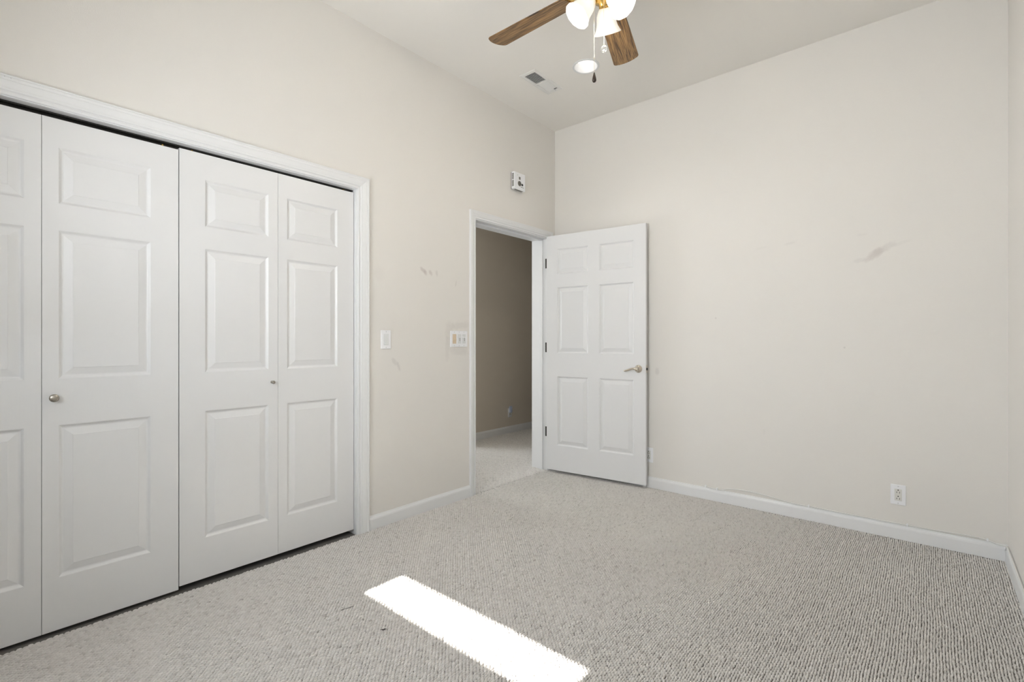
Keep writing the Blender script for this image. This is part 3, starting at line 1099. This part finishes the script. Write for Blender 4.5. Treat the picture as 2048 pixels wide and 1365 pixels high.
for xc in (-0.046, 0.0, 0.046):
    for zz in (0.0475, -0.0475):
        MB().lathe([(0.0027, 0), (0.0027, 0.0008), (0.0014, 0.0012), (0, 0.0012)], 14, Matrix.Translation((xc, -0.0064, zz)) @ Matrix.Rotation(PI / 2, 4, 'X')).build('screw', M_screw, s3)


# ------------------------------------------------------------------ power outlets
def outlet(label, loc, rotz, face=None):
    t_ = thing('power_outlet', label, 'outlet', loc, rotz, group='wall power outlets')
    MB().box(-0.0350, 0.0350, -0.0060, -0.0002, -0.0572, 0.0572).build('cover_plate', M_plate, t_, bevel=0.003, seg=3)
    fc = MB().box(-0.0165, 0.0165, -0.0088, -0.0055, -0.0335, 0.0335).build('receptacle', face or M_ivory, t_, bevel=0.001)
    for zc in (0.0190, -0.0165):
        m_ = MB()
        m_.box(-0.0075, -0.0052, -0.0092, -0.0085, zc - 0.0085, zc - 0.0005)
        m_.box(0.0052, 0.0075, -0.0092, -0.0085, zc - 0.0095, zc + 0.0005)
        m_.lathe([(0.0031, 0), (0.0031, 0.0006), (0, 0.0006)], 14, Matrix.Translation((0, -0.0087, zc + 0.0085)) @ Matrix.Rotation(PI / 2, 4, 'X'))
        m_.build('socket_slots', M_slot, fc)
    for zz in (0.0480, -0.0480):
        MB().lathe([(0.0027, 0), (0.0027, 0.0008), (0.0014, 0.0012), (0, 0.0012)], 14, Matrix.Translation((0, -0.0058, zz)) @ Matrix.Rotation(PI / 2, 4, 'X')).build('screw', M_screw, t_)
    return t_


outlet('white duplex power outlet low on the bare right half of the back wall', (2.408, D, 0.2495), 0)
outlet('white duplex power outlet on the back wall half hidden by the open door', (0.893, D, 0.248), 0)
outlet('dim duplex power outlet on the hall wall under the night light', (-1.39, 4.545, 0.248), ROT)
nl = thing('night_light', 'small pale blue plug-in night light on the hall outlet', 'night light', (-1.39, 4.528, 0.288), ROT)
MB().box(-0.020, 0.020, -0.030, -0.0092, -0.030, 0.012).build('plug_body', M_plate, nl, bevel=0.004)
MB().box(-0.026, 0.022, -0.044, -0.022, -0.040, 0.042).build('diffuser', M_blue, nl, bevel=0.010, seg=4)

# ------------------------------------------------------------------ cable along the top of the baseboard
yb = D - 0.010
cab_pts = [(1.303, yb - .004, 0.094), (1.330, yb - .005, 0.0905), (1.407, yb - .005, 0.0845), (1.440, yb - .004, 0.0865), (1.494, yb - .003, 0.104),
           (1.60, yb, 0.110), (1.715, yb, 0.105), (1.81, yb, 0.094), (1.89, yb - .001, 0.0860), (1.967, yb - .002, 0.0880),
           (2.07, yb, 0.0865), (2.181, yb, 0.0860), (2.32, yb, 0.0860), (2.449, yb - .002, 0.0875), (2.54, yb, 0.0880),
           (2.628, yb, 0.0910), (2.70, yb - .001, 0.0940), (2.774, yb - .003, 0.0900), (2.81, yb - .008, 0.080),
           (2.828, yb - .018, 0.0840), (2.840, yb - .040, 0.0855), (2.843, yb - .12, 0.0860), (2.843, 3.0, 0.0860), (2.843, 2.6, 0.0865), (2.843, 1.6, 0.0860), (2.843, 0.4, 0.0860)]


def spline(pts, n=6):
    out = []
    P = [Vector(p) for p in pts]
    for i in range(len(P) - 1):
        p0, p1, p2, p3 = P[max(i - 1, 0)], P[i], P[i + 1], P[min(i + 2, len(P) - 1)]
        L = (p2 - p1).length
        m1 = (p2 - p0) * (L / max((p2 - p0).length, 1e-6)) if i else (p2 - p1)
        m2 = (p3 - p1) * (L / max((p3 - p1).length, 1e-6))
        for k in range(n):
            t_ = k / n
            h00 = 2 * t_ ** 3 - 3 * t_ ** 2 + 1
            h10 = t_ ** 3 - 2 * t_ ** 2 + t_
            h01 = -2 * t_ ** 3 + 3 * t_ ** 2
            h11 = t_ ** 3 - t_ ** 2
            out.append(tuple(p1 * h00 + m1 * h10 + p2 * h01 + m2 * h11))
    out.append(tuple(P[-1]))
    return out


cable = MB().tube(spline(cab_pts), 0.0034, 8).build('cable', M_cable, smooth=True)
tag(cable, 'thin white cable clipped along the top of the back baseboard', 'cable')
for (xx, zz) in ((1.330, 0.0905), (1.407, 0.0850), (1.967, 0.0880), (2.449, 0.0875), (2.774, 0.0900)):
    m = MB()
    m.box(xx - 0.0035, xx + 0.0035, yb - 0.010, yb + 0.009, zz - 0.0050, zz + 0.0060)
    m.lathe([(0.0035, 0), (0.0035, 0.003), (0, 0.0035)], 10, Matrix.Translation((xx, yb - 0.006, zz + 0.0070)) @ Matrix.Rotation(PI / 2, 4, 'X'))
    m.build('clip', M_plate, cable, bevel=0.001)
m = MB()
m.lathe([(0.0095, 0), (0.0095, 0.003), (0.006, 0.005), (0, 0.005)], 16, Matrix.Translation((RW - 0.0125, yb - 0.022, 0.068)) @ Matrix.Rotation(-PI / 2, 4, 'Y'))
m.build('clip', M_plate, cable)

# ------------------------------------------------------------------ scraps on the carpet
random.seed(4)
pts = [(0.920 + random.uniform(-.006, .006) + .0004 * k, 1.112 + random.uniform(-.005, .005) + .0006 * k, random.uniform(0.0010, 0.0042)) for k in range(22)]
o = MB().tube(spline(pts, 4), 0.0008, 6).build('lint', M_fibre)
tag(o, 'tiny dark tangle of lint on the carpet left of the sunlit strip', 'lint')
pts = [(0.672 + 0.0012 * k + 0.001 * math.sin(k * 2.1), 1.083 + 0.0046 * k + 0.0016 * math.sin(k * 1.7), 0.0010 + 0.0008 * (k % 2)) for k in range(12)]
o = MB().tube(pts, 0.0009, 6).build('thread', M_fibre)
tag(o, 'short dark thread lying on the carpet near the closet doors', 'thread')
